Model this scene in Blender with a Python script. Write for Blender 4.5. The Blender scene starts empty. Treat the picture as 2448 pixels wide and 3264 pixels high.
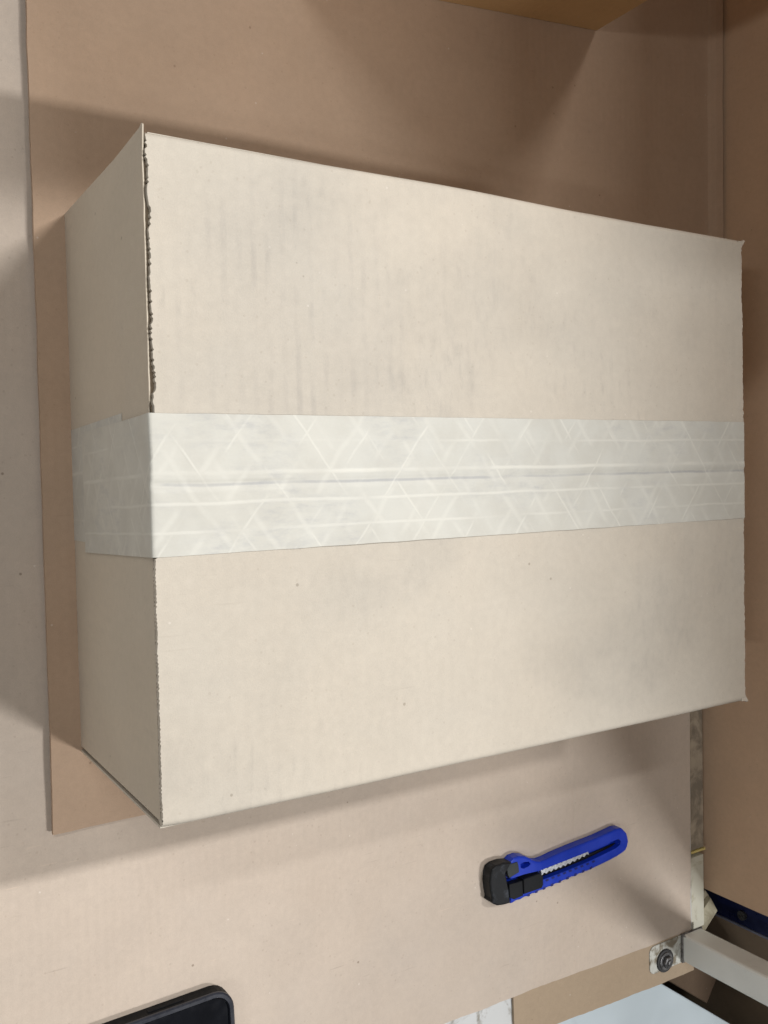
import bpy, bmesh, math, random
from mathutils import Vector, Matrix, noise as mnoise

random.seed(7)
scene = bpy.context.scene
C = scene.collection
S = 0.30                                   # metres per unit of the box length

# ---------------------------------------------------------------- camera
FPX = 2923.16                              # focal length in photo pixels (2448 x 3264)
ROT = Matrix(((0.85050885, -0.02044127, 0.52556337),
              (0.03431372, 0.99927218, -0.0166635),
              (-0.52484023, 0.03220649, 0.85059125)))
CPOS = Vector((-0.406717743, -0.00482498, 1.76727822)) * S
cam_data = bpy.data.cameras.new('camera')
cam = bpy.data.objects.new('camera', cam_data)
C.objects.link(cam)
cam_data.sensor_width = 36.0
cam_data.lens = 36.0 * FPX / 3264.0
cam_data.clip_start = 0.01
cam_data.clip_end = 100.0
cam.matrix_world = Matrix.Translation(CPOS) @ ROT.transposed().to_4x4()
scene.camera = cam

# ---------------------------------------------------------------- world, lamps, exposure
world = bpy.data.worlds.new('World')
scene.world = world
world.use_nodes = True
bg = world.node_tree.nodes['Background']
bg.inputs[0].default_value = (1.0, 0.93, 0.84, 1)
bg.inputs[1].default_value = 0.10


def tube(name, loc, power, lx=1.2, ly=0.13, col=(1.0, 0.985, 0.965)):
    d = bpy.data.lights.new(name, 'AREA')
    d.shape = 'RECTANGLE'
    d.size, d.size_y = lx, ly
    d.energy = power
    d.color = col
    o = bpy.data.objects.new(name, d)
    o.location = loc
    C.objects.link(o)
    return o


# two rows of ceiling tubes running along x, then one added lamp
tube('ceiling_lamp', (-0.45, -1.38, 3.0), 6)
tube('ceiling_lamp', (-1.15, 1.75, 3.0), 29)
tube('ceiling_lamp', (1.27, -1.06, 2.9), 54, 0.5)
tube('ceiling_lamp', (1.20, 1.15, 2.9), 74, 0.9)
tube('ceiling_lamp', (-3.4, -0.35, 2.7), 32)  # outside the rows, added to brighten upright faces turned to the near side

scene.view_settings.view_transform = 'Standard'
scene.view_settings.look = 'None'
scene.view_settings.exposure = 0.03
scene.view_settings.gamma = 1.0
scene.cycles.max_bounces = 6
scene.cycles.diffuse_bounces = 4


# ---------------------------------------------------------------- pixel helpers (metres)
def ray(u, v):
    return ROT.transposed() @ Vector(((u - 1224) / FPX, -(v - 1632) / FPX, -1.0))


def G(u, v, z=0.0):
    d = ray(u, v)
    return CPOS + d * ((z - CPOS.z) / d.z)


def GX(u, v, x):
    d = ray(u, v)
    return CPOS + d * ((x - CPOS.x) / d.x)


# ---------------------------------------------------------------- node helpers
class NT:
    def __init__(self, name):
        self.m = bpy.data.materials.new(name)
        self.m.use_nodes = True
        self.t = self.m.node_tree
        self.n = self.t.nodes
        self.b = self.n['Principled BSDF']

    def node(self, typ, **kw):
        nd = self.n.new(typ)
        for k, v in kw.items():
            setattr(nd, k, v)
        return nd

    def link(self, a, b):
        self.t.links.new(a, b)

    def setin(self, sock, v):
        if hasattr(v, 'is_output') or isinstance(v, bpy.types.NodeSocket):
            self.link(v, sock)
        else:
            sock.default_value = v

    def math(self, op, a, b=0.0, c=0.0, clamp=False):
        nd = self.node('ShaderNodeMath', operation=op)
        nd.use_clamp = clamp
        for i, v in enumerate((a, b, c)):
            self.setin(nd.inputs[i], v)
        return nd.outputs[0]

    def coord(self, kind='Object'):
        return self.node('ShaderNodeTexCoord').outputs[kind]

    def mapping(self, vec, scale=(1, 1, 1), loc=(0, 0, 0), rot=(0, 0, 0)):
        nd = self.node('ShaderNodeMapping')
        self.link(vec, nd.inputs[0])
        nd.inputs['Location'].default_value = loc
        nd.inputs['Rotation'].default_value = rot
        nd.inputs['Scale'].default_value = scale
        return nd.outputs[0]

    def noise(self, vec, scale, detail=4, rough=0.55, dist=0.0):
        nd = self.node('ShaderNodeTexNoise')
        self.link(vec, nd.inputs['Vector'])
        nd.inputs['Scale'].default_value = scale
        nd.inputs['Detail'].default_value = detail
        nd.inputs['Roughness'].default_value = rough
        nd.inputs['Distortion'].default_value = dist
        return nd.outputs['Fac']

    def voronoi(self, vec, scale):
        nd = self.node('ShaderNodeTexVoronoi')
        self.link(vec, nd.inputs['Vector'])
        nd.inputs['Scale'].default_value = scale
        return nd.outputs['Distance'], nd.outputs['Color']

    def rng(self, v, a, b, c=0.0, d=1.0, smooth=True):
        nd = self.node('ShaderNodeMapRange')
        nd.interpolation_type = 'SMOOTHSTEP' if smooth else 'LINEAR'
        self.link(v, nd.inputs['Value'])
        for i, x in zip((1, 2, 3, 4), (a, b, c, d)):
            nd.inputs[i].default_value = x
        return nd.outputs[0]

    def mix(self, fac, a, b, mode='MIX'):
        nd = self.node('ShaderNodeMix', data_type='RGBA', blend_type=mode)
        self.setin(nd.inputs[0], fac)
        for s, v in ((nd.inputs[6], a), (nd.inputs[7], b)):
            if isinstance(v, tuple):
                s.default_value = (*v[:3], 1)
            else:
                self.link(v, s)
        return nd.outputs[2]

    def bump(self, h, strength, dist, normal=None):
        nd = self.node('ShaderNodeBump')
        nd.inputs['Strength'].default_value = strength
        nd.inputs['Distance'].default_value = dist
        self.link(h, nd.inputs['Height'])
        if normal is not None:
            self.link(normal, nd.inputs['Normal'])
        return nd.outputs[0]

    def out(self, col=None, rough=0.8, spec=0.3, normal=None, metal=0.0):
        b = self.b
        if col is not None:
            if isinstance(col, tuple):
                b.inputs['Base Color'].default_value = (*col[:3], 1)
            else:
                self.link(col, b.inputs['Base Color'])
        self.setin(b.inputs['Roughness'], rough)
        b.inputs['Specular IOR Level'].default_value = spec
        b.inputs['Metallic'].default_value = metal
        if normal is not None:
            self.link(normal, b.inputs['Normal'])
        return self.m


def kraft(name, base, flute_axis=0, pitch=0.0075, flute=0.25, dirt=0.35, tint=(0.8, 0.82, 0.88),
          seed=0.0, mottle=0.10, smear=0.0, speck=0.5, rub=None, crease=None, scratch=0.25):
    """paper-faced corrugated board: fibre mottle, flecks, faint flute washboard, grey rubbed dirt"""
    t = NT(name)
    co = t.mapping(t.coord(), loc=(seed, seed * 0.7, seed * 0.3))
    sep = t.node('ShaderNodeSeparateXYZ')
    t.link(co, sep.inputs[0])
    # mottle
    n1 = t.noise(co, 22, 3, 0.5)
    n2 = t.noise(co, 240, 3, 0.6)
    n3 = t.noise(co, 1500, 2, 0.7)
    m = t.math('ADD', t.math('MULTIPLY', t.math('SUBTRACT', n1, 0.5), mottle * 1.4),
               t.math('ADD', t.math('MULTIPLY', t.math('SUBTRACT', n2, 0.5), mottle * 1.5),
                      t.math('MULTIPLY', t.math('SUBTRACT', n3, 0.5), mottle * 1.8)))
    val = t.math('ADD', m, 1.0)
    col = t.mix(1.0, base, t.node('ShaderNodeCombineColor').outputs[0], 'MULTIPLY')
    comb = col.node.inputs[7].links[0].from_node
    for i in range(3):
        t.link(val, comb.inputs[i])
    # slight warm / cool drift of the pulp
    hue = t.rng(t.noise(co, 9, 3, 0.6), 0.3, 0.7)
    col = t.mix(t.math('MULTIPLY', hue, 0.25), col, t.mix(1.0, col, (1.05, 0.985, 0.92), 'MULTIPLY'))
    # flute washboard
    ax = sep.outputs[flute_axis]
    wob = t.math('MULTIPLY', t.math('SUBTRACT', t.noise(co, 14, 2), 0.5), 0.25 * pitch)
    ph = t.math('MULTIPLY', t.math('ADD', ax, wob), 2 * math.pi / pitch)
    wave = t.math('ADD', t.math('MULTIPLY', t.math('SINE', ph), 0.5), 0.5)
    # rubbed grey dirt, on the taped box also painted shading: big patches, riding on flute crests
    sc = [1.0, 1.0, 1.0]
    sc[flute_axis] = 3.0
    big = t.rng(t.noise(co, 7.5, 4, 0.6, 0.3), 0.50, 0.72)
    streak = t.rng(t.noise(t.mapping(co, scale=tuple(sc)), 60, 4, 0.65), 0.45, 0.75)
    crest = t.rng(wave, 0.35, 1.0)
    d = t.math('MULTIPLY', big, t.math('ADD', t.math('MULTIPLY', streak, 0.5), 0.5))
    col = t.mix(t.math('MULTIPLY', d, dirt), col, t.mix(1.0, col, tint, 'MULTIPLY'))
    if smear > 0:
        s = t.math('MULTIPLY', t.math('MULTIPLY', crest, t.rng(t.noise(co, 11, 3, 0.6), 0.52, 0.68)), streak)
        col = t.mix(t.math('MULTIPLY', s, smear), col, t.mix(1.0, col, (0.60, 0.61, 0.64), 'MULTIPLY'))
    if rub:                                     # one rubbed patch, grey on the flute crests
        loc0 = t.coord()
        dd_ = t.node('ShaderNodeVectorMath', operation='LENGTH')
        t.link(t.mapping(loc0, loc=(-rub[0] / rub[2], -rub[1] / rub[3], 0), scale=(1 / rub[2], 1 / rub[3], 0)), dd_.inputs[0])
        fall = t.rng(t.math('ADD', dd_.outputs['Value'], t.math('MULTIPLY', t.math('SUBTRACT', t.noise(co, 30, 3), 0.5), 1.2)), 0.35, 1.15, 1, 0)
        broken = t.rng(t.noise(t.mapping(co, scale=(1, 0.4, 1)), 60, 5, 0.7), 0.40, 0.70)
        col = t.mix(t.math('MULTIPLY', fall, 0.30), col, t.mix(1.0, col, (0.84, 0.86, 0.90), 'MULTIPLY'))
        col = t.mix(t.math('MULTIPLY', t.math('MULTIPLY', fall, broken), t.math('MULTIPLY', crest, rub[4])), col, t.mix(1.0, col, (0.66, 0.67, 0.71), 'MULTIPLY'))
    if scratch:                                 # faint long scuffs in a few directions
        for k, (rz, sc_) in enumerate(((0.5, 26), (-0.9, 31), (1.7, 22))):
            nn_ = t.noise(t.mapping(co, rot=(0, 0, rz), scale=(1, 22, 1), loc=(k, k * 2, 0)), sc_, 2, 0.5)
            mk_ = t.math('MULTIPLY', t.rng(nn_, 0.70, 0.76), t.rng(t.noise(co, 13 + k, 2), 0.5, 0.6))
            col = t.mix(t.math('MULTIPLY', mk_, scratch), col, t.mix(1.0, col, (0.80, 0.79, 0.78) if k != 1 else (1.12, 1.10, 1.08), 'MULTIPLY'))
    # flecks, dark and light
    dist, rc = t.voronoi(co, 62)
    spk = t.math('MULTIPLY', t.rng(dist, 0.035, 0.06, 1, 0), t.rng(t.noise(co, 31, 1), 0.54, 0.58))
    col = t.mix(t.math('MULTIPLY', spk, speck), col, t.mix(1.0, col, (0.42, 0.38, 0.34), 'MULTIPLY'))
    dist2, _ = t.voronoi(t.mapping(co, loc=(0.37, 0.11, 0.5)), 210)
    spk2 = t.math('MULTIPLY', t.rng(dist2, 0.10, 0.17, 1, 0), t.rng(t.noise(co, 55, 1), 0.52, 0.57))
    col = t.mix(t.math('MULTIPLY', spk2, 0.35 * speck), col, t.mix(1.0, col, (0.60, 0.55, 0.50), 'MULTIPLY'))
    dist3, _ = t.voronoi(t.mapping(co, loc=(0.71, 0.23, 0.1)), 95)
    spk3 = t.math('MULTIPLY', t.rng(dist3, 0.04, 0.07, 1, 0), t.rng(t.noise(co, 40, 1), 0.57, 0.60))
    col = t.mix(t.math('MULTIPLY', spk3, 0.5 * speck), col, (0.85, 0.80, 0.74))
    fl = t.math('MULTIPLY', wave, t.rng(t.noise(co, 9, 3, 0.6), 0.35, 0.68, 0.15, 1.0))
    nrm = t.bump(fl, flute, 0.0006)
    if crease:
        cd = t.math('ABSOLUTE', t.math('SUBTRACT', t.math('ADD', sep.outputs[0], t.math('MULTIPLY', t.noise(co, 20, 2), 0.0012)), crease + seed))
        nrm = t.bump(t.rng(cd, 0.0, 0.0022), 0.45, 0.0006, nrm)
    nrm = t.bump(t.noise(co, 16, 2), 0.35, 0.006, nrm)
    nrm = t.bump(n3, 0.22, 0.0006, nrm)
    return t.out(col, 0.78, 0.25, nrm)


def plain(name, base, rough=0.5, spec=0.4, metal=0.0, nscale=60, namt=0.12, bump=0.1, seed=0.0):
    t = NT(name)
    co = t.mapping(t.coord(), loc=(seed, seed, seed))
    n = t.noise(co, nscale, 5, 0.6)
    lo = tuple(c * (1 - namt) for c in base)
    hi = tuple(min(1, c * (1 + namt)) for c in base)
    col = t.mix(t.rng(n, 0.3, 0.7), lo, hi)
    r = t.rng(t.noise(co, nscale * 2, 3), 0.3, 0.7, rough - 0.08, rough + 0.08)
    nrm = t.bump(t.noise(co, nscale * 6, 3), bump, 0.0006)
    return t.out(col, r, spec, nrm, metal)


def worn(name, base, grime, scale=40, lo=0.5, hi=0.66, rough=0.5, spec=0.4, seed=0.0, chips=0.0):
    """painted steel with grime patches and small chips"""
    t = NT(name)
    co = t.mapping(t.coord(), loc=(seed, seed * 0.4, seed * 0.9))
    n = t.noise(co, scale, 6, 0.65, 0.4)
    col = t.mix(t.rng(t.noise(co, 18, 2), 0.3, 0.7), tuple(c * 0.94 for c in base), tuple(min(1, c * 1.04) for c in base))
    col = t.mix(t.rng(n, lo, hi), col, grime)
    if chips:
        dist, _ = t.voronoi(t.mapping(co, scale=(1, 1, 0.4)), 75)
        k = t.math('MULTIPLY', t.rng(dist, 0.07, 0.13, 1, 0), t.rng(t.noise(co, 45, 1), 0.5, 0.56))
        col = t.mix(t.math('MULTIPLY', k, chips), col, (0.06, 0.055, 0.05))
    nrm = t.bump(n, 0.15, 0.0008)
    return t.out(col, rough, spec, nrm)


# ---------------------------------------------------------------- mesh helpers
def mesh_obj(name, bm, mat, parent=None, smooth=False, uv=None):
    """links a bmesh (world coordinates) as one object; a child is stored relative to its parent"""
    off = Vector((0, 0, 0))
    p = parent
    while p is not None:
        off += p.location
        p = p.parent
    me = bpy.data.meshes.new(name)
    bmesh.ops.recalc_face_normals(bm, faces=bm.faces)
    for v in bm.verts:
        v.co -= off
    for f in bm.faces:
        f.smooth = smooth
    bm.to_mesh(me)
    bm.free()
    if smooth:
        me.set_sharp_from_angle(angle=math.radians(38))
    me.materials.append(mat)
    o = bpy.data.objects.new(name, me)
    C.objects.link(o)
    if parent is not None:
        o.parent = parent
    return o


def thing(name, label, cat, loc):
    o = bpy.data.objects.new(name, None)
    o.empty_display_size = 0.02
    C.objects.link(o)
    o.location = loc
    o['label'] = label
    o['category'] = cat
    return o


def tag(o, label, cat):
    o['label'] = label
    o['category'] = cat
    return o


def setting(o):
    o['kind'] = 'structure'
    return o


def prism(bm, outline, z0, z1, chamfer=0.0, zfun=None):
    """closed outline (x,y) extruded from z0 to z1, the top edge chamfered"""
    n = len(outline)
    c = Vector((sum(p[0] for p in outline) / n, sum(p[1] for p in outline) / n))
    rings = [(z0, 0.0)]
    if chamfer:
        rings += [(z1 - chamfer, 0.0), (z1 - chamfer * 0.3, chamfer * 0.3), (z1, chamfer)]
    else:
        rings += [(z1, 0.0)]
    vs = []
    for z, ins in rings:
        row = []
        for i, p in enumerate(outline):
            a, b, d = Vector(outline[i - 1]), Vector(p), Vector(outline[(i + 1) % n])
            q = b
            if ins:
                e1, e2 = (b - a), (d - b)
                if e1.length > 1e-9 and e2.length > 1e-9:
                    n1 = Vector((-e1.y, e1.x)).normalized()
                    n2 = Vector((-e2.y, e2.x)).normalized()
                    nn = n1 + n2
                    if nn.length > 1e-6:
                        nn.normalize()
                        if nn.dot(c - b) < 0 and False:
                            nn = -nn
                        q = b + nn * ins * AREA_SIGN(outline)
            zz = z + (zfun(q.x, q.y) if zfun else 0.0)
            row.append(bm.verts.new((q.x, q.y, zz)))
        vs.append(row)
    for r in range(len(vs) - 1):
        for i in range(n):
            j = (i + 1) % n
            bm.faces.new((vs[r][i], vs[r][j], vs[r + 1][j], vs[r + 1][i]))
    bm.faces.new(vs[-1])
    bm.faces.new(list(reversed(vs[0])))


def AREA_SIGN(o):
    a = sum(o[i - 1][0] * o[i][1] - o[i][0] * o[i - 1][1] for i in range(len(o)))
    return 1.0 if a > 0 else -1.0


def box_bm(bm, lo, hi, bevel=0.0):
    m = bmesh.ops.create_cube(bm, size=1.0)
    vs = m['verts']
    for v in vs:
        v.co = Vector([lo[i] + (v.co[i] + 0.5) * (hi[i] - lo[i]) for i in range(3)])
    if bevel:
        es = list({e for v in vs for e in v.link_edges})
        bmesh.ops.bevel(bm, geom=es, offset=bevel, segments=2, affect='EDGES', profile=0.5)


def rough_line(a, b, n, amp, seed, freq=1.0, fine=0.0):
    """n points from a towards b (b not included) with a hand-cut wander across the line"""
    a, b = Vector(a), Vector(b)
    d = (b - a)
    nrm = Vector((-d.y, d.x)).normalized()
    out = []
    for i in range(n):
        t = i / n
        w = mnoise.noise(Vector((t * 6 * freq + seed, seed * 1.7, 0))) * amp
        w += mnoise.noise(Vector((t * n * 0.9 + seed, seed * 0.3, 5))) * fine
        if i == 0:
            w *= 0.2
        out.append(tuple(a + d * t + nrm * w))
    return out


def rough_poly(pts, amp, fine, seed, step=0.004):
    out = []
    for i, p in enumerate(pts):
        q = pts[(i + 1) % len(pts)]
        L = (Vector(q) - Vector(p)).length
        out += rough_line(p, q, max(1, int(L / step)), amp, seed + i * 3.1, L / 0.15, fine)
    return out


def sheet(name, pts, z0, z1, mat, seed, amp=0.0006, fine=0.0003, parent=None, zfun=None, step=0.004):
    """flat slab of board with hand-cut edges and a gridded, gently warped face"""
    out = rough_poly(pts, amp, fine, seed, step)
    bm = bmesh.new()
    prism(bm, out, z0, z1, 0.0, zfun)
    return mesh_obj(name, bm, mat, parent)


# ---------------------------------------------------------------- materials
M_box = kraft('box_board', (0.558, 0.516, 0.446), 0, 0.0072, 0.15, 0.75, (0.78, 0.79, 0.81), 1.3, 0.095, 0.28, rub=(-0.125, 0.075, 0.070, 0.085, 0.36))  # strong dirt tint also puts blotchy grey shading into the board colour
M_boxside = kraft('box_side_board', (0.580, 0.520, 0.430), 1, 0.0072, 0.08, 0.5, (0.88, 0.89, 0.93), 4.1, 0.08, 0.2)
M_boxcore = kraft('box_cut_edge', (0.36, 0.29, 0.21), 1, 0.0035, 0.6, 0.2, (0.7, 0.7, 0.7), 2.2, 0.2)
M_base = kraft('base_board', (0.545, 0.470, 0.400), 0, 0.0052, 0.13, 0.35, (0.90, 0.92, 0.96), 7.7, 0.10, 0.10, crease=1.262 * S, scratch=0.8, speck=0.7)
M_under = kraft('brown_board', (0.455, 0.332, 0.240), 0, 0.0060, 0.12, 0.30, (0.90, 0.90, 0.92), 9.3, 0.10, 0.0)
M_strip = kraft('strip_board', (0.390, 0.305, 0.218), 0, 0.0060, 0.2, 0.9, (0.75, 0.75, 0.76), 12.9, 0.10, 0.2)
M_panel = kraft('tall_box_board', (0.590, 0.425, 0.295), 1, 0.0070, 0.10, 0.25, (0.85, 0.85, 0.85), 3.9, 0.10, 0.0)
M_topbox = kraft('far_box_board', (0.600, 0.400, 0.205), 0, 0.0070, 0.10, 0.25, (0.85, 0.85, 0.85), 5.9, 0.10, 0.0)
M_dark = plain('box_inside', (0.10, 0.08, 0.06), 0.9, 0.1)
M_table = worn('table_paint', (0.60, 0.62, 0.63), (0.30, 0.29, 0.26), 55, 0.50, 0.66, 0.55, 0.3, 0.3, 0.4)
M_rail = worn('rail_paint', (0.42, 0.36, 0.28), (0.22, 0.19, 0.15), 45, 0.36, 0.60, 0.6, 0.3, 2.3, 0.5)
M_post = worn('post_paint', (0.84, 0.86, 0.82), (0.64, 0.65, 0.60), 22, 0.55, 0.75, 0.38, 0.45, 4.3, 0.9)
M_cabinet = worn('cabinet_paint', (0.52, 0.60, 0.65), (0.44, 0.50, 0.54), 14, 0.55, 0.80, 0.45, 0.4, 6.1, 0.3)
M_upright = plain('upright_paint', (0.006, 0.012, 0.075), 0.35, 0.5, 0, 40, 0.25)
M_steel = plain('bolt_steel', (0.16, 0.16, 0.165), 0.32, 0.5, 0.7, 120, 0.3)
M_rubber = plain('washer_rubber', (0.045, 0.045, 0.048), 0.55, 0.3, 0, 80, 0.3)
M_blue = plain('cutter_plastic', (0.007, 0.040, 0.48), 0.36, 0.32, 0, 35, 0.10, 0.01)
M_bluedark = plain('cutter_groove_plastic', (0.010, 0.018, 0.16), 0.5, 0.3, 0, 300, 0.1)
M_black = plain('cutter_black_plastic', (0.010, 0.0115, 0.014), 0.50, 0.14, 0, 90, 0.25, 0.04)
M_blackslot = plain('slot_black', (0.010, 0.010, 0.011), 0.6, 0.2, 0, 200, 0.2)
M_blade = plain('blade_steel', (0.60, 0.63, 0.68), 0.34, 0.5, 0.4, 300, 0.15)
M_case = plain('phone_case_rubber', (0.008, 0.0085, 0.010), 0.55, 0.12, 0, 200, 0.3)
M_screen = plain('phone_glass', (0.006, 0.007, 0.010), 0.06, 0.5, 0, 50, 0.2, 0.0)
M_floor = plain('floor_concrete', (0.20, 0.19, 0.18), 0.8, 0.2, 0, 12, 0.25)


def tape_material():
    t = NT('reinforced_paper_tape')
    uv = t.coord('UV')
    sep = t.node('ShaderNodeSeparateXYZ')
    t.link(uv, sep.inputs[0])
    u, v = sep.outputs[0], sep.outputs[1]           # metres along, metres across
    co = t.mapping(uv, loc=(0.31, 0.77, 0))
    wob = t.math('MULTIPLY', t.math('SUBTRACT', t.noise(co, 30, 2), 0.5), 0.0016)
    fib = None
    # long reinforcing threads
    for k, (pos, w, amt) in enumerate(((0.0117, 0.00050, 0.55), (0.0262, 0.00075, 0.9), (0.0395, 0.00055, 0.7), (0.0520, 0.00050, 0.6))):
        d = t.math('ABSOLUTE', t.math('SUBTRACT', t.math('ADD', v, wob), pos))
        mk = t.rng(d, w * 0.3, w * 2.0, amt * 0.55, 0)
        brk = t.rng(t.noise(t.mapping(co, loc=(k * 1.3, 0, 0), scale=(1, 0.2, 1)), 16, 3), 0.38, 0.55, 0.25, 1)
        mk = t.math('MULTIPLY', mk, brk)
        fib = mk if fib is None else t.math('MAXIMUM', fib, mk)
    # crossing threads, two families of diagonals
    for k, (s, p, wd, am) in enumerate(((1.0, 0.033, 0.0012, 0.36), (-1.0, 0.033, 0.0012, 0.36), (1.0, 0.0212, 0.0028, 0.22), (-1.0, 0.0212, 0.0028, 0.22))):
        tt = t.math('ADD', u, t.math('MULTIPLY', v, s * 0.74))
        tt = t.math('ADD', tt, t.math('MULTIPLY', wob, 2.2 + k))
        f = t.math('FRACT', t.math('ADD', t.math('DIVIDE', tt, p), 11.3 + 0.37 * k))
        d = t.math('MULTIPLY', t.math('ABSOLUTE', t.math('SUBTRACT', f, 0.5)), p)
        mk = t.rng(d, 0.0001, wd, am, 0)
        brk = t.rng(t.noise(t.mapping(co, loc=(0.4 + k * 2.1, k, 0)), 42, 2), 0.42, 0.62, 0.05, 1)
        fib = t.math('MAXIMUM', fib, t.math('MULTIPLY', mk, brk))
    n1 = t.noise(co, 40, 4, 0.6)
    n2 = t.noise(t.mapping(co, scale=(1, 3, 1)), 75, 6, 0.7)
    n3 = t.noise(co, 900, 2, 0.6)
    base = t.mix(t.rng(t.noise(co, 6, 2), 0.35, 0.65), (0.600, 0.592, 0.535), (0.570, 0.572, 0.530))
    base = t.mix(t.rng(n1, 0.35, 0.68, 0, 0.55), base, (0.500, 0.490, 0.440))
    dirt = t.math('MULTIPLY', t.rng(t.noise(co, 14, 4, 0.65), 0.44, 0.66), t.rng(n2, 0.40, 0.80))
    base = t.mix(t.math('MULTIPLY', dirt, 0.62), base, (0.36, 0.37, 0.385))
    # darker broken line along the crease over the seam
    dc = t.math('ABSOLUTE', t.math('SUBTRACT', t.math('ADD', v, t.math('MULTIPLY', wob, 1.2)), 0.0312))
    cr = t.math('MULTIPLY', t.rng(dc, 0.0002, 0.0011, 1, 0), t.rng(t.noise(t.mapping(co, scale=(1, 0.3, 1)), 24, 3), 0.28, 0.60, 0.15, 1))
    cr = t.math('MULTIPLY', cr, t.rng(u, 0.398, 0.402, 1, 0))
    base = t.mix(t.math('MULTIPLY', cr, 0.6), base, (0.33, 0.34, 0.36))
    base = t.mix(t.math('MULTIPLY', t.math('SUBTRACT', n3, 0.5), 0.25), base, (0.75, 0.75, 0.74))
    base = t.mix(fib, base, (0.76, 0.755, 0.69))
    nrm = t.bump(fib, 0.5, 0.0004)
    nrm = t.bump(n1, 0.25, 0.0012, nrm)
    return t.out(base, 0.48, 0.4, nrm)


M_tape = tape_material()

# ================================================================ large structure
T = -0.0066                                  # table top
ZB = -0.0036                                 # face of the pale base sheet; the brown sheet's face is z = 0

bm = bmesh.new()
bmesh.ops.create_grid(bm, x_segments=4, y_segments=4, size=4.0)
for v in bm.verts:
    v.co.z = -0.85
setting(mesh_obj('floor', bm, M_floor))

# workbench ---------------------------------------------------------------
bench = thing('workbench', 'worn grey painted workbench under cardboard sheets with upright steel post at its corner', 'workbench', (0.1, 0.1, -0.85))
TE = G(2203, 2600, T).x                        # far edge of the top
ZR = T - 0.0015
XE = G(2243, 2600, ZR).x
YS = G(2220, 2712, ZR).y
YF = G(1900, 3205, T).y                        # right-hand edge of the top
bm = bmesh.new()
box_bm(bm, (-0.62, YF, T - 0.028), (TE, 0.95, T), 0.0012)
mesh_obj('tabletop', bm, M_table, bench)
bm = bmesh.new()                            # far edge rail, split where the slot shows
box_bm(bm, (TE + 0.0004, YS + 0.0012, T - 0.04), (XE, 0.95, ZR), 0.001)
mesh_obj('edge_rail', bm, M_rail, bench)
bm = bmesh.new()
box_bm(bm, (TE + 0.0004, G(2220, 2962, ZR).y, T - 0.05), (XE + 0.001, G(2220, 2732, ZR).y, ZR - 0.001), 0.001)
mesh_obj('edge_rail', bm, worn('pale_rail_paint', (0.60, 0.59, 0.50), (0.40, 0.37, 0.26), 60, 0.50, 0.68, 0.5, 0.3, 8.8), bench)
bm = bmesh.new()
box_bm(bm, (TE + 0.0004, YS - 0.0010, T - 0.02), (XE + 0.001, YS + 0.0008, ZR + 0.0008))
mesh_obj('trim_strip', bm, plain('brass_trim', (0.62, 0.52, 0.20), 0.4, 0.5), bench)
for lx, ly in ((-0.58, -0.38), (-0.58, 0.90), (0.47, 0.90), (0.47, -0.38)):
    bm = bmesh.new()
    box_bm(bm, (lx - 0.02, ly - 0.02, -0.85), (lx + 0.02, ly + 0.02, T - 0.028), 0.002)
    mesh_obj('leg', bm, M_post, bench)

# upright post of the bench
ZP = T + 0.0034
px0 = G(2172, 3030, ZP).x
py0, py1 = G(2168, 3066, ZP).y, G(2185, 2972, ZP).y
pw = py1 - py0
bm = bmesh.new()
box_bm(bm, (px0, py0, ZP + 0.0002), (px0 + pw, py1, 0.55), 0.0022)
post = mesh_obj('post', bm, M_post, bench)
bm = bmesh.new()
box_bm(bm, (px0 - 0.0012, py0 - 0.0008, ZP + 0.0003), (px0 + pw + 0.001, py1 + 0.0008, ZP + 0.0024), 0.001)
mesh_obj('weld_bead', bm, plain('weld', (0.16, 0.155, 0.15), 0.6, 0.3, 0, 300, 0.5), post)
# mounting plate with rounded corners
bm = bmesh.new()
x0, x1 = G(2072, 3070, ZP).x, px0 + pw * 0.9
y0, y1 = G(2090, 3104, ZP).y, py1 - 0.001
out = []
r = 0.006
for cx_, cy_, a0 in ((x1 - r, y1 - r, 0), (x0 + r, y1 - r, 90), (x0 + r, y0 + r, 180), (x1 - r, y0 + r, 270)):
    for k in range(5):
        a = math.radians(a0 + k * 22.5)
        out.append((cx_ + r * math.cos(a), cy_ + r * math.sin(a)))
prism(bm, out, T + 0.0026, ZP, 0.0006)
plate = mesh_obj('mounting_plate', bm, worn('plate_paint', (0.58, 0.59, 0.55), (0.22, 0.19, 0.14), 70, 0.46, 0.60, 0.45, 0.4, 1.7), bench)


def disc(bm, c, r0, z0, z1, n=24, ch=0.0006):
    prism(bm, [(c[0] + r0 * math.cos(2 * math.pi * i / n), c[1] + r0 * math.sin(2 * math.pi * i / n)) for i in range(n)], z0, z1, ch)


bq = G(2124, 3064, ZP + 0.002)
bc = (bq.x, bq.y)
bm = bmesh.new()
disc(bm, bc, 0.0098, ZP + 0.0001, ZP + 0.0016)
mesh_obj('washer', bm, M_rubber, bench)
bm = bmesh.new()
disc(bm, bc, 0.0076, ZP + 0.0017, ZP + 0.0026)
mesh_obj('washer', bm, M_steel, bench)
bm = bmesh.new()
disc(bm, bc, 0.0052, ZP + 0.0027, ZP + 0.0056, 6, 0.0010)
disc(bm, bc, 0.0026, ZP + 0.0057, ZP + 0.0070, 16, 0.0006)
mesh_obj('bolt', bm, M_steel, bench)
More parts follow.
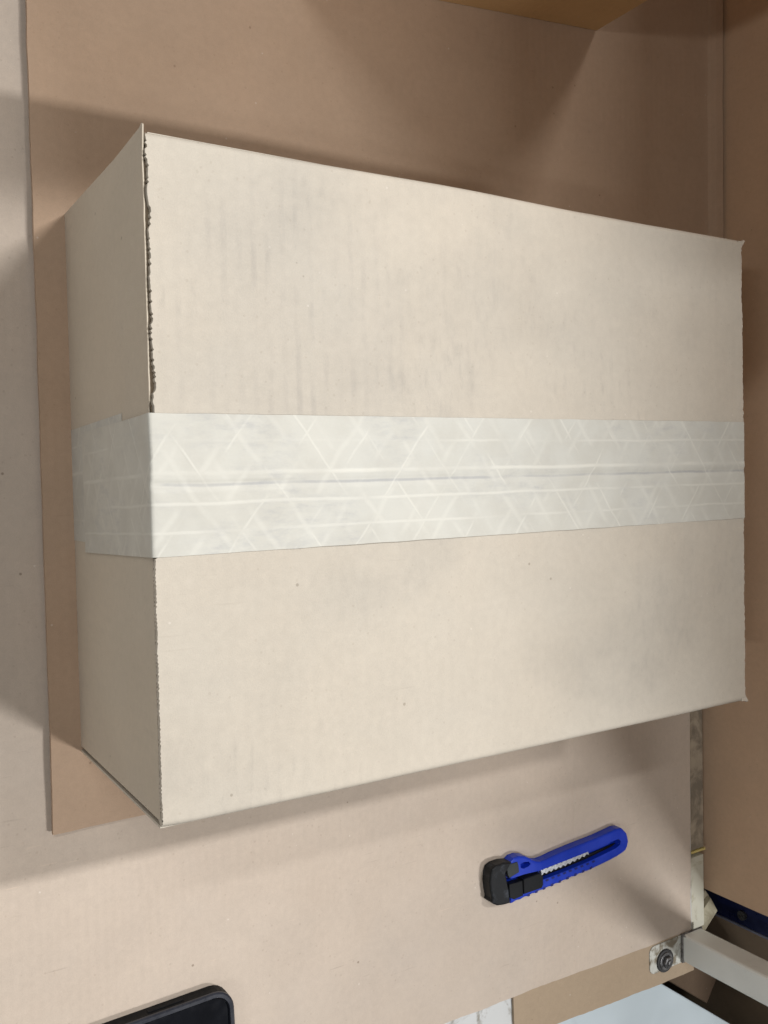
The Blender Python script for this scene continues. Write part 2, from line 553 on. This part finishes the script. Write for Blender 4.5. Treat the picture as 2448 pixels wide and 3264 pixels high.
# brace running from the post foot to the upright behind
bm = bmesh.new()
ZBR = T - 0.004
quad = [G(*q_, ZBR) for q_ in ((2206, 2954), (2249, 2966), (2288, 2903), (2266, 2862))]
prism(bm, [(v.x, v.y) for v in quad], ZBR - 0.010, ZBR, 0.0008)
mesh_obj('brace', bm, worn('brace_paint', (0.40, 0.37, 0.27), (0.26, 0.23, 0.16), 50, 0.42, 0.62, 0.5, 0.3, 3.1), bench)
bm = bmesh.new()
quad = [G(*q_, ZBR - 0.004) for q_ in ((2206, 2954), (2266, 2862), (2250, 2838), (2212, 2880))]
prism(bm, [(v.x, v.y) for v in quad], ZBR - 0.02, ZBR - 0.0042, 0.0008)
mesh_obj('gusset', bm, worn('gusset_paint', (0.34, 0.30, 0.22), (0.18, 0.15, 0.10), 50, 0.42, 0.62, 0.6, 0.3, 5.1), bench)

# tall box standing behind the bench --------------------------------------------
tall = thing('tall_cardboard_box', 'tall brown cardboard box standing upright behind the far edge of the workbench', 'box', (0.70, 0.0, -0.85))
PT = 0.90
A_, B_ = G(2258, 2838, T - 0.003), G(2298, 300, 0.006)
ya, yb = A_.y, 2.1 * S
xa = A_.x
xb = A_.x + (B_.x - A_.x) * (yb - ya) / (B_.y - ya)
bm = bmesh.new()
near = rough_line((xa, ya), (xb, yb), 60, 0.0008, 2.0, 1.5, 0.0002)
fx = 0.42
out = near + [(xb, yb), (xb + fx, yb - 0.01), (xa + fx, ya - 0.01)]
prism(bm, out, -0.85, PT, 0.002)
mesh_obj('box_shell', bm, M_panel, tall)

# ================================================================ board sheets
corner = G(2202, 2964, ZB)
e1 = G(1411, 3264, ZB)
dirx = (e1 - corner).normalized()
ex = corner + dirx * 0.72
base = sheet('cardboard_sheet', [(ex.x, ex.y), (corner.x, corner.y), (G(2199, 2300, ZB).x, G(2199, 2300, ZB).y), (1.70 * S, 0.9), (ex.x, 0.9)],
             T + 0.0026, ZB, M_base, 3.3, 0.0010, 0.0003)
tag(base, 'large pale beige corrugated sheet covering the workbench beneath knife and phone', 'cardboard')
# darker strip below it along the bench edge
s0, s1 = G(1632, 3176, T + 0.0024), G(1640, 3264, T + 0.0024)
q0, q1, q2 = G(1700, 3278, T), G(2103, 3128, T), G(2150, 3060, T)
st = sheet('cardboard_strip', [(s0.x, s0.y + 0.04), (s1.x, q0.y - 0.001), (q1.x, q1.y - 0.001), (TE - 0.0012, q1.y - 0.0012), (TE - 0.0012, q2.y + 0.02), (q2.x - 0.02, s0.y + 0.04)],
           T + 0.0002, T + 0.0024, M_strip, 5.1, 0.0006, 0.0003)
tag(st, 'darker brown cardboard strip showing between pale sheet and pale blue cabinet', 'cardboard')
# pinkish brown sheet under the box
b0, b1 = G(80, 0, 0), G(168, 2659, 0)
bdir = (b0 - b1).normalized()
btop = b1 + bdir * 0.9
c1 = G(430, 2611, 0)
edir = (c1 - b1).normalized()


def right_x(y):
    x = xa + (xb - xa) * (y - ya) / (yb - ya) - 0.0016
    return x - 0.02 * max(0.0, min(1.0, (0.02 - y) / 0.08))


def brown_sheet():
    """slab with a curled near edge and a far edge turned up against the tall box"""
    bm = bmesh.new()
    ys = [b1.y + (0.78 - b1.y) * i / 200 for i in range(201)]
    nx_ = 40
    tops, bots = [], []
    for i, y in enumerate(ys):
        xl_ = b1.x + (btop.x - b1.x) * (y - b1.y) / (btop.y - b1.y) + mnoise.noise(Vector((y * 40, 1, 1))) * 0.0005 + mnoise.noise(Vector((y * 400, 1, 1))) * 0.0002
        xr_ = right_x(y) + mnoise.noise(Vector((y * 30, 4, 1))) * 0.0006
        rt, rb = [], []
        cols = [0.0, 0.01, 0.02, 0.035, 0.05] + [0.05 + (0.96 - 0.05) * k / 24 for k in range(1, 25)] + [0.97, 0.978, 0.985, 0.990, 0.995, 1.0]
        for t in cols:
            x = xl_ + (xr_ - xl_) * t
            yy = y + (mnoise.noise(Vector((x * 60, 2, 2))) * 0.0006 if i == 0 else 0)
            d = max(0.0, 0.05 - (x - xl_)) / 0.05
            z = d * d * (0.0030 + 0.0008 * mnoise.noise(Vector((y * 8, 0, 0))))
            if y < b1.y + 0.04:
                z *= 0.55 + 0.45 * (y - b1.y) / 0.04
            k = max(0.0, 1 - (xr_ - x) / 0.0105)
            if y > 0.10:
                z += k * k * 0.011 * min(1.0, (y - 0.10) / 0.05)
                x -= k * k * 0.002
            z += mnoise.noise(Vector((x * 8, y * 8, 1))) * 0.0003 * (1 - d)
            rt.append(bm.verts.new((x, yy, z)))
            rb.append(bm.verts.new((x, yy, z + ZB + 0.0004)))
        tops.append(rt)
        bots.append(rb)
    R_, K_ = len(tops), len(tops[0])
    for i in range(R_ - 1):
        for k in range(K_ - 1):
            bm.faces.new((tops[i][k], tops[i][k + 1], tops[i + 1][k + 1], tops[i + 1][k]))
            bm.faces.new((bots[i][k], bots[i + 1][k], bots[i + 1][k + 1], bots[i][k + 1]))
        for k in (0, K_ - 1):
            bm.faces.new((tops[i][k], tops[i + 1][k], bots[i + 1][k], bots[i][k]))
    for i in (0, R_ - 1):
        for k in range(K_ - 1):
            bm.faces.new((tops[i][k], bots[i][k], bots[i][k + 1], tops[i][k + 1]))
    return mesh_obj('brown_cardboard_sheet', bm, M_under)


ub = brown_sheet()
tag(ub, 'pinkish brown cardboard sheet lying under the taped box', 'cardboard')

# ================================================================ the taped box
W, H = 1.30284554 * S, 0.484238989 * S
HL = 0.5 * S
TH = 0.0030
box = thing('taped_cardboard_box', 'pale kraft cardboard box sealed along the middle with wide white tape', 'box', (W / 2, 0, 0.0003))
Z0 = 0.0004


def flap(sgn, seed):
    """major flap with its fold over the long side: a rounded profile swept along x, ends ragged"""
    R = 0.0035
    prof = []
    ny = 165
    yin = 0.0006 - 0.0010
    for i in range(ny + 1):
        prof.append((0.0005 + (HL - R - 0.0005) * i / ny, H))
    for k in range(1, 7):
        a = math.radians(90 - 15 * k)
        prof.append((HL - R + R * math.cos(a), H - R + R * math.sin(a)))
    bm = bmesh.new()
    nx = 60
    top, bot = [], []
    for i, (y, z) in enumerate(prof):
        yy = y * sgn
        # ragged ends
        j = mnoise.noise(Vector((i * 0.45, seed, 0))) * 0.0007 + mnoise.noise(Vector((i * 0.09, seed, 3))) * 0.0010
        ser = (0.0006 if i % 2 else -0.0006) * (0.0 if random.random() < 0.25 else 0.3 + 0.9 * random.random())
        if sgn > 0:
            xl = 0.0014 + j * 0.7 + (0.0006 if random.random() < 0.22 else 0) + 0.0008 * max(0.0, mnoise.noise(Vector((i * 0.05, 7, 2))))
            if y < 0.034:
                xl = 0.0016 + 0.2 * j
            if y > HL - 0.012:
                xl -= 0.0006
        else:
            xl = 0.0000 + 0.30 * j + ser * 0.4
            if y < 0.032:
                xl = 0.0014 + 0.2 * j
        xr = W + mnoise.noise(Vector((i * 0.38, seed + 9, 1))) * 0.0008 + mnoise.noise(Vector((i * 0.05, seed, 7))) * 0.0009 + ser * 0.35
        if sgn > 0:
            xr += 0.0012 * (1 - y / HL) - 0.0004
        # corner tear tabs
        if HL - 0.0045 < y:
            xr += 0.0008
        bow = 0.0
        rt, rb = [], []
        for k in range(nx + 1):
            t = k / nx
            if k == 0:
                x = xl
            elif k == nx:
                x = xr
            else:
                x = 0.0075 + (W - 0.0125 - 0.0) * (k - 1) / (nx - 2)
            wv = mnoise.noise(Vector((x * 14, yy * 14, seed))) * 0.0005 + mnoise.noise(Vector((x * 4, yy * 4, seed + 5))) * 0.0010
            sag = -0.0011 * math.exp(-((y) / 0.008) ** 2) * (0.6 + 0.5 * mnoise.noise(Vector((x * 20, 1, seed))))
            edge = min(1.0, t * 20, (1 - t) * 20)
            out = mnoise.noise(Vector((x * 9, 4, seed))) * 0.0010 * (y / HL) ** 6
            if y > HL - 0.03:
                out -= (0.0009 * math.exp(-x / 0.016) if sgn > 0 else 0.0010 * math.exp(-x / 0.01)) * ((y - HL + 0.03) / 0.03) ** 2
            rt.append(bm.verts.new((x, yy + out * sgn, z + wv * (0.3 + 0.7 * edge) * (1 - (y / HL) ** 8) + sag)))
            rb.append(bm.verts.new((x, yy * (1 - TH / HL * (0 if i <= ny else 1)), z - TH + sag)))
        top.append(rt)
        bot.append(rb)
    n = len(prof)
    for i in range(n - 1):
        for k in range(nx):
            bm.faces.new((top[i][k], top[i][k + 1], top[i + 1][k + 1], top[i + 1][k]))
            bm.faces.new((bot[i][k], bot[i + 1][k], bot[i + 1][k + 1], bot[i][k + 1]))
        bm.faces.new((top[i][0], top[i + 1][0], bot[i + 1][0], bot[i][0]))
        bm.faces.new((top[i][nx], bot[i][nx], bot[i + 1][nx], top[i + 1][nx]))
    for i in (0, n - 1):
        for k in range(nx):
            bm.faces.new((top[i][k], bot[i][k], bot[i][k + 1], top[i][k + 1]))
    o = mesh_obj('top_flap', bm, M_box, box, True)
    return o


f1 = flap(1, 1.0)
f2 = flap(-1, 6.0)
# torn board tabs at the two far corners
for sgn, yy in ((1, HL), (-1, -HL)):
    bm = bmesh.new()
    pts = [(W - 0.003, yy - sgn * 0.0040), (W + 0.0010, yy - sgn * 0.0036), (W + 0.0024, yy - sgn * 0.0020), (W + 0.0036, yy - sgn * 0.0002),
           (W + 0.0024, yy + sgn * 0.0006), (W + 0.0010, yy - sgn * 0.0002), (W - 0.003, yy - sgn * 0.0006)]
    prism(bm, pts, H - 0.0022, H - 0.0002, 0.0004)
    mesh_obj('torn_tab', bm, M_box, box)

# near end panel (x = 0): outline in y, z
out = []
n = 170
yA, yB = -HL + 0.0032, HL + 0.0010
for i in range(n + 1):                       # foot, fine saw-tooth of the cut board
    y = yA + (yB - yA) * i / n
    out.append((y, Z0 + 0.0004 + (0.0005 if i % 2 else 0) + abs(mnoise.noise(Vector((i * 0.2, 3, 3)))) * 0.0006))
out += [(HL + 0.0008, H * 0.3), (HL + 0.0004, H * 0.7), (HL + 0.0012, H - 0.004), (HL + 0.0022, H - 0.0004), (HL + 0.0014, H + 0.0010)]
for i in range(n + 1):
    y = yB - (yB - yA) * i / n
    if y > 0.034:
        z = H - 0.0022 + 0.0028 * max(0, (y - HL + 0.012) / 0.012) + mnoise.noise(Vector((i * 0.3, 8, 1))) * 0.0004
    else:
        z = H - TH - 0.0004
    out.append((y, z))
bm = bmesh.new()
def lean(y, z):                              # the loose top corner stands a little outwards
    return -0.0005 * max(0.0, (y - HL + 0.022) / 0.022) ** 1.5 * max(0.0, (z / H - 0.55) / 0.45) ** 2


va = [bm.verts.new((lean(y, z), y, z)) for y, z in out]
vb = [bm.verts.new((0.0007 + lean(y, z), y, z - 0.0003)) for y, z in out]
m_ = len(out)
for i in range(m_):
    j = (i + 1) % m_
    bm.faces.new((va[i], va[j], vb[j], vb[i]))
bm.faces.new(va)
bm.faces.new(list(reversed(vb)))
mesh_obj('end_panel', bm, M_boxside, box)
# fluted core showing in the open corner joint beside the end panel
bm = bmesh.new()
box_bm(bm, (0.0022, -HL + 0.0010, Z0), (0.0040, -HL + 0.0034, H - 0.004))
mesh_obj('flute_core', bm, M_boxcore, box)
# far end panel and the two long side panels, the base
bm = bmesh.new()
box_bm(bm, (W - 0.003, -HL + 0.0032, Z0), (W, HL - 0.0032, H - TH - 0.0004))
mesh_obj('end_panel', bm, M_boxside, box)
for s in (1, -1):
    bm = bmesh.new()
    lo_, hi_ = sorted((s * HL, s * (HL - 0.0011 if s < 0 else HL - 0.003)))
    box_bm(bm, (0.0 if s < 0 else 0.003, lo_, Z0), (W, hi_, H - 0.0036))
    mesh_obj('side_panel', bm, M_box, box)
bm = bmesh.new()
box_bm(bm, (0.004, -HL + 0.004, Z0 + 0.0002), (W - 0.004, HL - 0.004, Z0 + 0.003))
mesh_obj('base_panel', bm, M_boxcore, box)
# inner minor flap below the major ones: the dark strip seen through the open joint
bm = bmesh.new()
box_bm(bm, (0.0011, -HL + 0.005, H - 0.0062), (0.13, HL - 0.005, H - 0.0038))
mesh_obj('inner_flap', bm, M_boxcore, box)


# tape ---------------------------------------------------------------------
def tape_top():
    bm = bmesh.new()
    uvl = bm.loops.layers.uv.new('UVMap')
    TW = 0.0620
    rows = 48
    R = 0.0016
    lift_ = 0.00035
    # path of the strip: right drop, top, rounded left edge, drop on the near end
    path = []
    for k in range(4):
        path.append((W + 0.0012, H - 0.012 + 0.003 * k, 'r'))
    nt = 150
    for k in range(nt + 1):
        path.append((W + 0.0004 - (W + 0.0004 - 0.0004) * k / nt, H + lift_, 't'))
    for k in range(1, 5):
        a = math.radians(22.5 * k)
        path.append((0.0002 - R * math.sin(a), H + lift_ - R + R * math.cos(a), 'c'))
    zend = 0.094 * S
    for k in range(1, 31):
        path.append((-0.0011 if k < 3 else -0.00075, H - R - (H - R - zend) * k / 30, 'l'))
    s = 0.0
    grid, ss = [], []
    prev = None
    for (x, z, kind) in path:
        if prev is not None:
            s += math.hypot(x - prev[0], z - prev[1])
        prev = (x, z)
        if kind in 'tr':
            t = min(1, max(0, 1 - x / W))
            yt = (0.110 + (0.1005 - 0.110) * t) * S
            yb = (-0.098 + (-0.1055 + 0.098) * t) * S
        else:
            t = min(1, (H - z) / (H - zend))
            yt = (0.1005 - 0.006 * t) * S
            yb = (-0.1055 - 0.0135 * t) * S
        row = []
        for j in range(rows + 1):
            f = j / rows
            y = yt + (yb - yt) * f
            dx = dz = 0.0
            v = f * TW
            if kind in 'tc':
                seam = (v - 0.0312) / 0.0016
                dz -= 0.0009 * math.exp(-seam * seam) * (0.75 + 0.6 * mnoise.noise(Vector((x * 30, 2, 0))))
                r2 = (v - 0.0275) / 0.0016
                dz += 0.00022 * math.exp(-r2 * r2)
                dz += mnoise.noise(Vector((x * 60, y * 60, 2))) * 0.00012
                # puckers at the near edge
                if x < 0.035:
                    q = (v - 0.0335 - (0.035 - x) * -0.10) / 0.0016
                    dz -= 0.0003 * math.exp(-q * q) * (1 - x / 0.035)
            if kind in 'cl' and H - z < 0.012:
                q = (v - 0.018) / 0.009
                dx += 0.0005 * math.exp(-q * q) * (1 - (H - z) / 0.012) * (1 + 0.8 * mnoise.noise(Vector((v * 600, z * 300, 0))))
            if kind == 't' and x < 0.006:
                q = (v - 0.018) / 0.009
                dz -= 0.0001 * math.exp(-q * q) * (1 - x / 0.006)
            if kind == 'l':
                dx -= abs(mnoise.noise(Vector((z * 40, y * 40, 9)))) * 0.0003
            edge = 0.00022 * mnoise.noise(Vector((s * 70, 0 if f < .5 else 5, 2))) if f in (0.0, 1.0) else 0
            row.append((bm.verts.new((x + dx, y + edge, z + dz)), s, v))
        grid.append(row)
    for i in range(len(grid) - 1):
        for j in range(rows):
            q = (grid[i][j], grid[i][j + 1], grid[i + 1][j + 1], grid[i + 1][j])
            f = bm.faces.new([a[0] for a in q])
            for lp, a in zip(f.loops, q):
                lp[uvl].uv = (a[1], a[2])
    return mesh_obj('tape', bm, M_tape, box, True)


def tape_end():
    """the strip that comes up from under the box and ends on the near end panel"""
    bm = bmesh.new()
    uvl = bm.loops.layers.uv.new('UVMap')
    rows, cols = 24, 24
    grid = []
    for i in range(cols + 1):
        t = i / cols
        z = Z0 + 0.0004 + (0.338 * S - Z0) * t
        yt = (0.104 + 0.007 * t) * S
        yb = (-0.101 + 0.001 * t) * S
        row = []
        for j in range(rows + 1):
            f = j / rows
            y = yt + (yb - yt) * f
            x = -0.00018 - 0.0002 * abs(mnoise.noise(Vector((z * 50, y * 50, 1))))
            row.append((bm.verts.new((x, y, z)), 0.61 + z, f * 0.062 + 0.0015))
        grid.append(row)
    for i in range(cols):
        for j in range(rows):
            q = (grid[i][j], grid[i][j + 1], grid[i + 1][j + 1], grid[i + 1][j])
            fc = bm.faces.new([a[0] for a in q])
            for lp, a in zip(fc.loops, q):
                lp[uvl].uv = (a[1], a[2])
    return mesh_obj('tape', bm, M_tape, box, True)


tape_top()
tape_end()

# ================================================================ second box at the top of the bench
p0, p1 = G(1390, 0, 0), G(1900, 98, 0)
dd = (p1 - p0).normalized()
nn = Vector((-dd.y, dd.x, 0))
if nn.y < 0:
    nn = -nn
a0 = p1 - dd * 0.27
far = thing('shaded_cardboard_box', 'orange brown cardboard box in shade resting on the brown sheet', 'box', ((p1 + a0) / 2 + nn * 0.1) * 1.0)
bm = bmesh.new()
q = [a0, p1, p1 + nn * 0.26, a0 + nn * 0.26]
prism(bm, [(v.x, v.y) for v in q], 0.0004, 0.50, 0.0015)
mesh_obj('box_shell', bm, M_topbox, far)

# ================================================================ pale blue cabinet and rack upright
cab = thing('steel_cabinet', 'pale blue painted steel cabinet standing beside the bench corner', 'cabinet', (0.30, -0.60, -0.85))
ZC = T - 0.012
k0, k1, k2 = G(1743, 3266, ZC), G(2105, 3133, ZC), G(2335, 3268, ZC)
d1, d2_ = (k0 - k1).normalized(), (k2 - k1).normalized()
bm = bmesh.new()
ko = [k1, k1 + d2_ * 0.36, k1 + d2_ * 0.36 + d1 * 0.40, k1 + d1 * 0.46]
prism(bm, [(v.x, v.y) for v in ko], -0.85, ZC, 0.0015)
mesh_obj('cabinet_shell', bm, M_cabinet, cab)

up = thing('rack_upright', 'dark blue steel rack upright behind the tall brown box', 'upright', (0.60, -0.41, -0.85))
XU = xa + 0.035
yl, yh = GX(2400, 2966, XU).y, ya + 0.02
bm = bmesh.new()
box_bm(bm, (XU, yl, -0.85), (XU + 0.004, yh, 0.60), 0.001)
web = mesh_obj('web', bm, M_upright, up)
bm = bmesh.new()
box_bm(bm, (XU - 0.0005, yl - 0.0022, -0.85), (XU + 0.05, yl - 0.0002, 0.60), 0.0005)
mesh_obj('flange', bm, plain('flange_paint', (0.22, 0.24, 0.34), 0.4, 0.5, 0, 40, 0.25), up)
for k in range(6):
    zz = -0.1 + 0.05 * k
    bm = bmesh.new()
    bmesh.ops.create_cone(bm, cap_ends=True, segments=16, radius1=0.0042, radius2=0.0042, depth=0.003)
    bmesh.ops.rotate(bm, verts=bm.verts, matrix=Matrix.Rotation(math.pi / 2, 3, 'Y'))
    bmesh.ops.translate(bm, verts=bm.verts, vec=(XU - 0.0012, yl + 0.010, zz))
    mesh_obj('rivet', bm, M_steel, up)
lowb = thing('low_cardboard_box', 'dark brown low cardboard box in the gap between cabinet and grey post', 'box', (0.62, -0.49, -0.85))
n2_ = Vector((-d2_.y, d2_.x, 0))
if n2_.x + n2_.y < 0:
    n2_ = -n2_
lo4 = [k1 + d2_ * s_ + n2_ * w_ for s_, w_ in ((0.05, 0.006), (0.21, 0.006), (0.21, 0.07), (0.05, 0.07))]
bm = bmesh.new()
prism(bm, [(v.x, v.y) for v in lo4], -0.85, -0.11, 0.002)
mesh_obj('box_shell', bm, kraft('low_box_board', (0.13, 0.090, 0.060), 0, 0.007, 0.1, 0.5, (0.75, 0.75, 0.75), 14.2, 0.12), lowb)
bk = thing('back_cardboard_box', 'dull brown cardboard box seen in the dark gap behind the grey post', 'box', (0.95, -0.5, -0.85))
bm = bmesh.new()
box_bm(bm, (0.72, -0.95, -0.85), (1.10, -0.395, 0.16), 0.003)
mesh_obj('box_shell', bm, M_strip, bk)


# ================================================================ utility knife
def z1(a, b, z):
    p = G(1450 + a / 2.552, 2600 + b / 2.552, z)
    return (p.x, p.y)


KB = ZB + 0.0006
KT = KB + 0.0080
knife = thing('utility_knife', 'blue plastic snap-off utility knife with black head lying on the pale sheet', 'knife', (1.18 * S, -0.99 * S, KB))


def boolean_cut(o, cutter_bm):
    me = bpy.data.meshes.new('cut')
    bmesh.ops.recalc_face_normals(cutter_bm, faces=cutter_bm.faces)
    for v in cutter_bm.verts:
        v.co -= knife.location
    cutter_bm.to_mesh(me)
    cutter_bm.free()
    c = bpy.data.objects.new('cut', me)
    C.objects.link(c)
    c.parent = knife
    md = o.modifiers.new('b', 'BOOLEAN')
    md.operation = 'DIFFERENCE'
    md.object = c
    md.solver = 'EXACT'
    bpy.context.view_layer.update()
    dg = bpy.context.evaluated_depsgraph_get()
    nm = bpy.data.meshes.new_from_object(o.evaluated_get(dg))
    o.modifiers.clear()
    o.data = nm
    bpy.data.objects.remove(c)


upper = [(395, 350), (425, 318), (470, 302), (520, 304), (560, 322), (600, 342), (645, 345), (700, 325), (760, 295), (830, 265), (950, 216), (1100, 158), (1210, 108), (1260, 84), (1300, 78)]
lower = [(1372, 300), (1320, 335), (1250, 372), (1170, 410), (1085, 450)]
body = [z1(a, b, KB) for a, b in upper]
body += [z1(1347, 100, KB + 0.005), z1(1385, 137, KT - 0.002), z1(1408, 172, KT), z1(1414, 210, KT), z1(1405, 255, KT), z1(1392, 282, KT)]
body += [z1(a, b, KT) for a, b in lower]
# scalloped grip along the lower edge
n = 46
for i in range(n + 1):
    t = i / n
    a, b = 1060 + (455 - 1060) * t, 458 + (716 - 458) * t
    w = 4.2 * math.sin(t * 2 * math.pi * 9.5)
    body.append(z1(a - w * 0.35, b + w, KT))
body = list(reversed(body)) if AREA_SIGN(body) < 0 else body
bm = bmesh.new()
prism(bm, body, KB, KT, 0.0014)
kb = mesh_obj('body', bm, M_blue, knife)
cut = bmesh.new()
slot = [z1(a, b, KT) for a, b in [(430, 522), (560, 478), (690, 447), (900, 366), (1100, 286), (1290, 206), (1330, 190), (1350, 205), (1345, 235), (1310, 265), (1100, 368), (900, 452), (720, 520), (560, 580), (440, 625)]]
prism(cut, slot if AREA_SIGN(slot) > 0 else slot[::-1], KT - 0.0062, KT + 0.01)
boolean_cut(kb, cut)
cut = bmesh.new()
hole = [z1(a, b, KT) for a, b in [(533, 390), (560, 378), (600, 374), (617, 392), (600, 412), (560, 432), (535, 424)]]
prism(cut, hole if AREA_SIGN(hole) > 0 else hole[::-1], KT - 0.005, KT + 0.01)
boolean_cut(kb, cut)
kb['label'] = 'blue handle with a long slot'


def kpart(name, pts, zt, z0, zc, mat, ch=0.0005, label=None):
    o = [z1(a, b, zt) for a, b in pts]
    if AREA_SIGN(o) < 0:
        o = o[::-1]
    bm = bmesh.new()
    prism(bm, o, z0, zc, ch)
    return mesh_obj(name, bm, mat, knife)


# metal rail in the slot, blade with saw-toothed edge, ratchet
kpart('blade_carrier', [(440, 590), (690, 480), (900, 395), (1100, 315), (1310, 225), (1310, 262), (1100, 366), (720, 518), (600, 570), (450, 640)], KT - 0.004, KT - 0.0060, KT - 0.0046, M_blackslot, 0.0002)
teeth_u, teeth_l = [], []
n = 20
for i in range(n + 1):
    t = i / n
    a, b = 697 + (1080 - 697) * t, 444 + (292 - 444) * t
    w = 8 if i % 2 else -8
    teeth_u.append((a, b + w))
    wid = 34 - 16 * max(0, t - 0.55) / 0.45
    teeth_l.append((a + 10, b + wid - w))
kpart('blade', teeth_u + teeth_l[::-1], KT - 0.0015, KT - 0.0044, KT - 0.0014, M_blade, 0.0001)
for i in range(9):
    t = i / 8
    a, b = 735 + (1110 - 735) * t, 522 + (372 - 522) * t
    kpart('ratchet_tooth', [(a, b), (a + 24, b - 10), (a + 30, b + 2), (a + 10, b + 13)], KT, KT - 0.003, KT + 0.0003, M_bluedark, 0.0001)
for i in range(9):
    t = i / 8
    a, b = 590 + (1095 - 590) * t, 640 + (420 - 640) * t
    kpart('grip_notch', [(a, b), (a + 22, b - 10), (a + 20, b + 12), (a + 4, b + 18)], KT, KT - 0.002, KT + 0.00015, M_bluedark, 0.0001)
# slider in two steps, lock pad
kpart('slider', [(440, 560), (550, 528), (556, 650), (484, 682), (446, 668)], KT + 0.001, KT - 0.004, KT + 0.0012, M_black, 0.0006)
kpart('slider', [(556, 516), (640, 486), (692, 468), (716, 492), (718, 560), (706, 588), (560, 638)], KT + 0.0018, KT - 0.004, KT + 0.0022, M_black, 0.0007)
kpart('lock_pad', [(412, 402), (506, 374), (514, 400), (520, 458), (440, 506), (428, 480)], KT, KT - 0.002, KT + 0.0006, plain('pad_plastic', (0.026, 0.032, 0.036), 0.5, 0.3), 0.0004)
# black head cap
HT = KT + 0.0014
cap_base = [(392, 345), (330, 352), (262, 378), (232, 420)]
capo = [z1(a, b, KB) for a, b in [(398, 345), (340, 350), (275, 372), (240, 402), (228, 445)]]
capo += [z1(a, b, KB + 0.001) for a, b in [(230, 520), (236, 585), (248, 645)]]
capo += [z1(a, b, HT) for a, b in [(300, 706), (320, 724), (350, 735), (400, 728), (452, 712), (440, 600), (415, 470)]]
if AREA_SIGN(capo) < 0:
    capo = capo[::-1]
bm = bmesh.new()
prism(bm, capo, KB + 0.0002, HT, 0.0012)
mesh_obj('head_cap', bm, worn('cap_plastic', (0.009, 0.0105, 0.013), (0.040, 0.046, 0.058), 130, 0.50, 0.68, 0.40, 0.18, 2.9), knife)  # bluish grey patches: worn scuffs with their sheen painted into the colour

# ================================================================ phone
pc = G(742, 3146, ZB)                          # outer corner of the case
pa, pb = G(320, 3264, ZB), G(667, 3141, ZB)
pd = (pa - pb)
pd.z = 0
pd.normalize()
pn = Vector((-pd.y, pd.x, 0))
if pn.y > 0:
    pn = -pn
L_, Wd, rr, PH = 0.152, 0.076, 0.0125, 0.0105
pcn = G(690, 3131, ZB)
# corner of the un-rounded rectangle: on the upper edge line, at the right edge
right = G(741, 3200, ZB + PH * 0.7)
org = pb + pd * ((right - pb).dot(pd))
org.z = 0


def rrect(l0, l1, w0, w1, r, n=7):
    pts = []
    for cl, cw, a0 in ((l0 + r, w0 + r, 180), (l1 - r, w0 + r, 270), (l1 - r, w1 - r, 0), (l0 + r, w1 - r, 90)):
        for k in range(n):
            a = math.radians(a0 + k * 90 / (n - 1))
            p = org + pd * (cl + r * math.cos(a)) + pn * (cw + r * math.sin(a))
            pts.append((p.x, p.y))
    return pts if AREA_SIGN(pts) > 0 else pts[::-1]


phone = thing('smartphone', 'black smartphone in a raised-rim rubber case on the pale sheet', 'phone', (org + pd * L_ / 2 + pn * Wd / 2) + Vector((0, 0, ZB)))
bm = bmesh.new()
prism(bm, rrect(0, L_, 0, Wd, rr), ZB + 0.0003, ZB + PH - 0.0022, 0.0)
mesh_obj('case_back', bm, M_case, phone)
# rim: ring between the outer and inner outlines
bm = bmesh.new()
oo, ii = rrect(0, L_, 0, Wd, rr), rrect(0.0028, L_ - 0.0028, 0.0028, Wd - 0.0028, rr - 0.0025)
o2 = rrect(0.0008, L_ - 0.0008, 0.0008, Wd - 0.0008, rr - 0.0006)
i2 = rrect(0.0034, L_ - 0.0034, 0.0034, Wd - 0.0034, rr - 0.003)
rings = [(oo, ZB + PH - 0.0021), (oo, ZB + PH - 0.0008), (o2, ZB + PH), (ii, ZB + PH), (i2, ZB + PH - 0.0010), (i2, ZB + PH - 0.0021)]
vr = [[bm.verts.new((x, y, z)) for x, y in o_] for o_, z in rings]
for a, b in zip(vr, vr[1:]):
    for i in range(len(a)):
        j = (i + 1) % len(a)
        bm.faces.new((a[i], a[j], b[j], b[i]))
mesh_obj('case_rim', bm, plain('case_rim_highlight', (0.022, 0.025, 0.036), 0.32, 0.35, 0, 60, 0.2, 0.02), phone, True)  # lighter bluish base colour paints in the highlight along the rim
bm = bmesh.new()
prism(bm, rrect(0.030, 0.052, -0.0007, 0.0006, 0.0005), ZB + 0.0032, ZB + 0.0062, 0.0002)
mesh_obj('side_button', bm, M_case, phone)
bm = bmesh.new()
prism(bm, rrect(0.0038, L_ - 0.0038, 0.0038, Wd - 0.0038, rr - 0.0035), ZB + PH - 0.0021, ZB + PH - 0.0012, 0.0004)
mesh_obj('screen', bm, M_screen, phone)
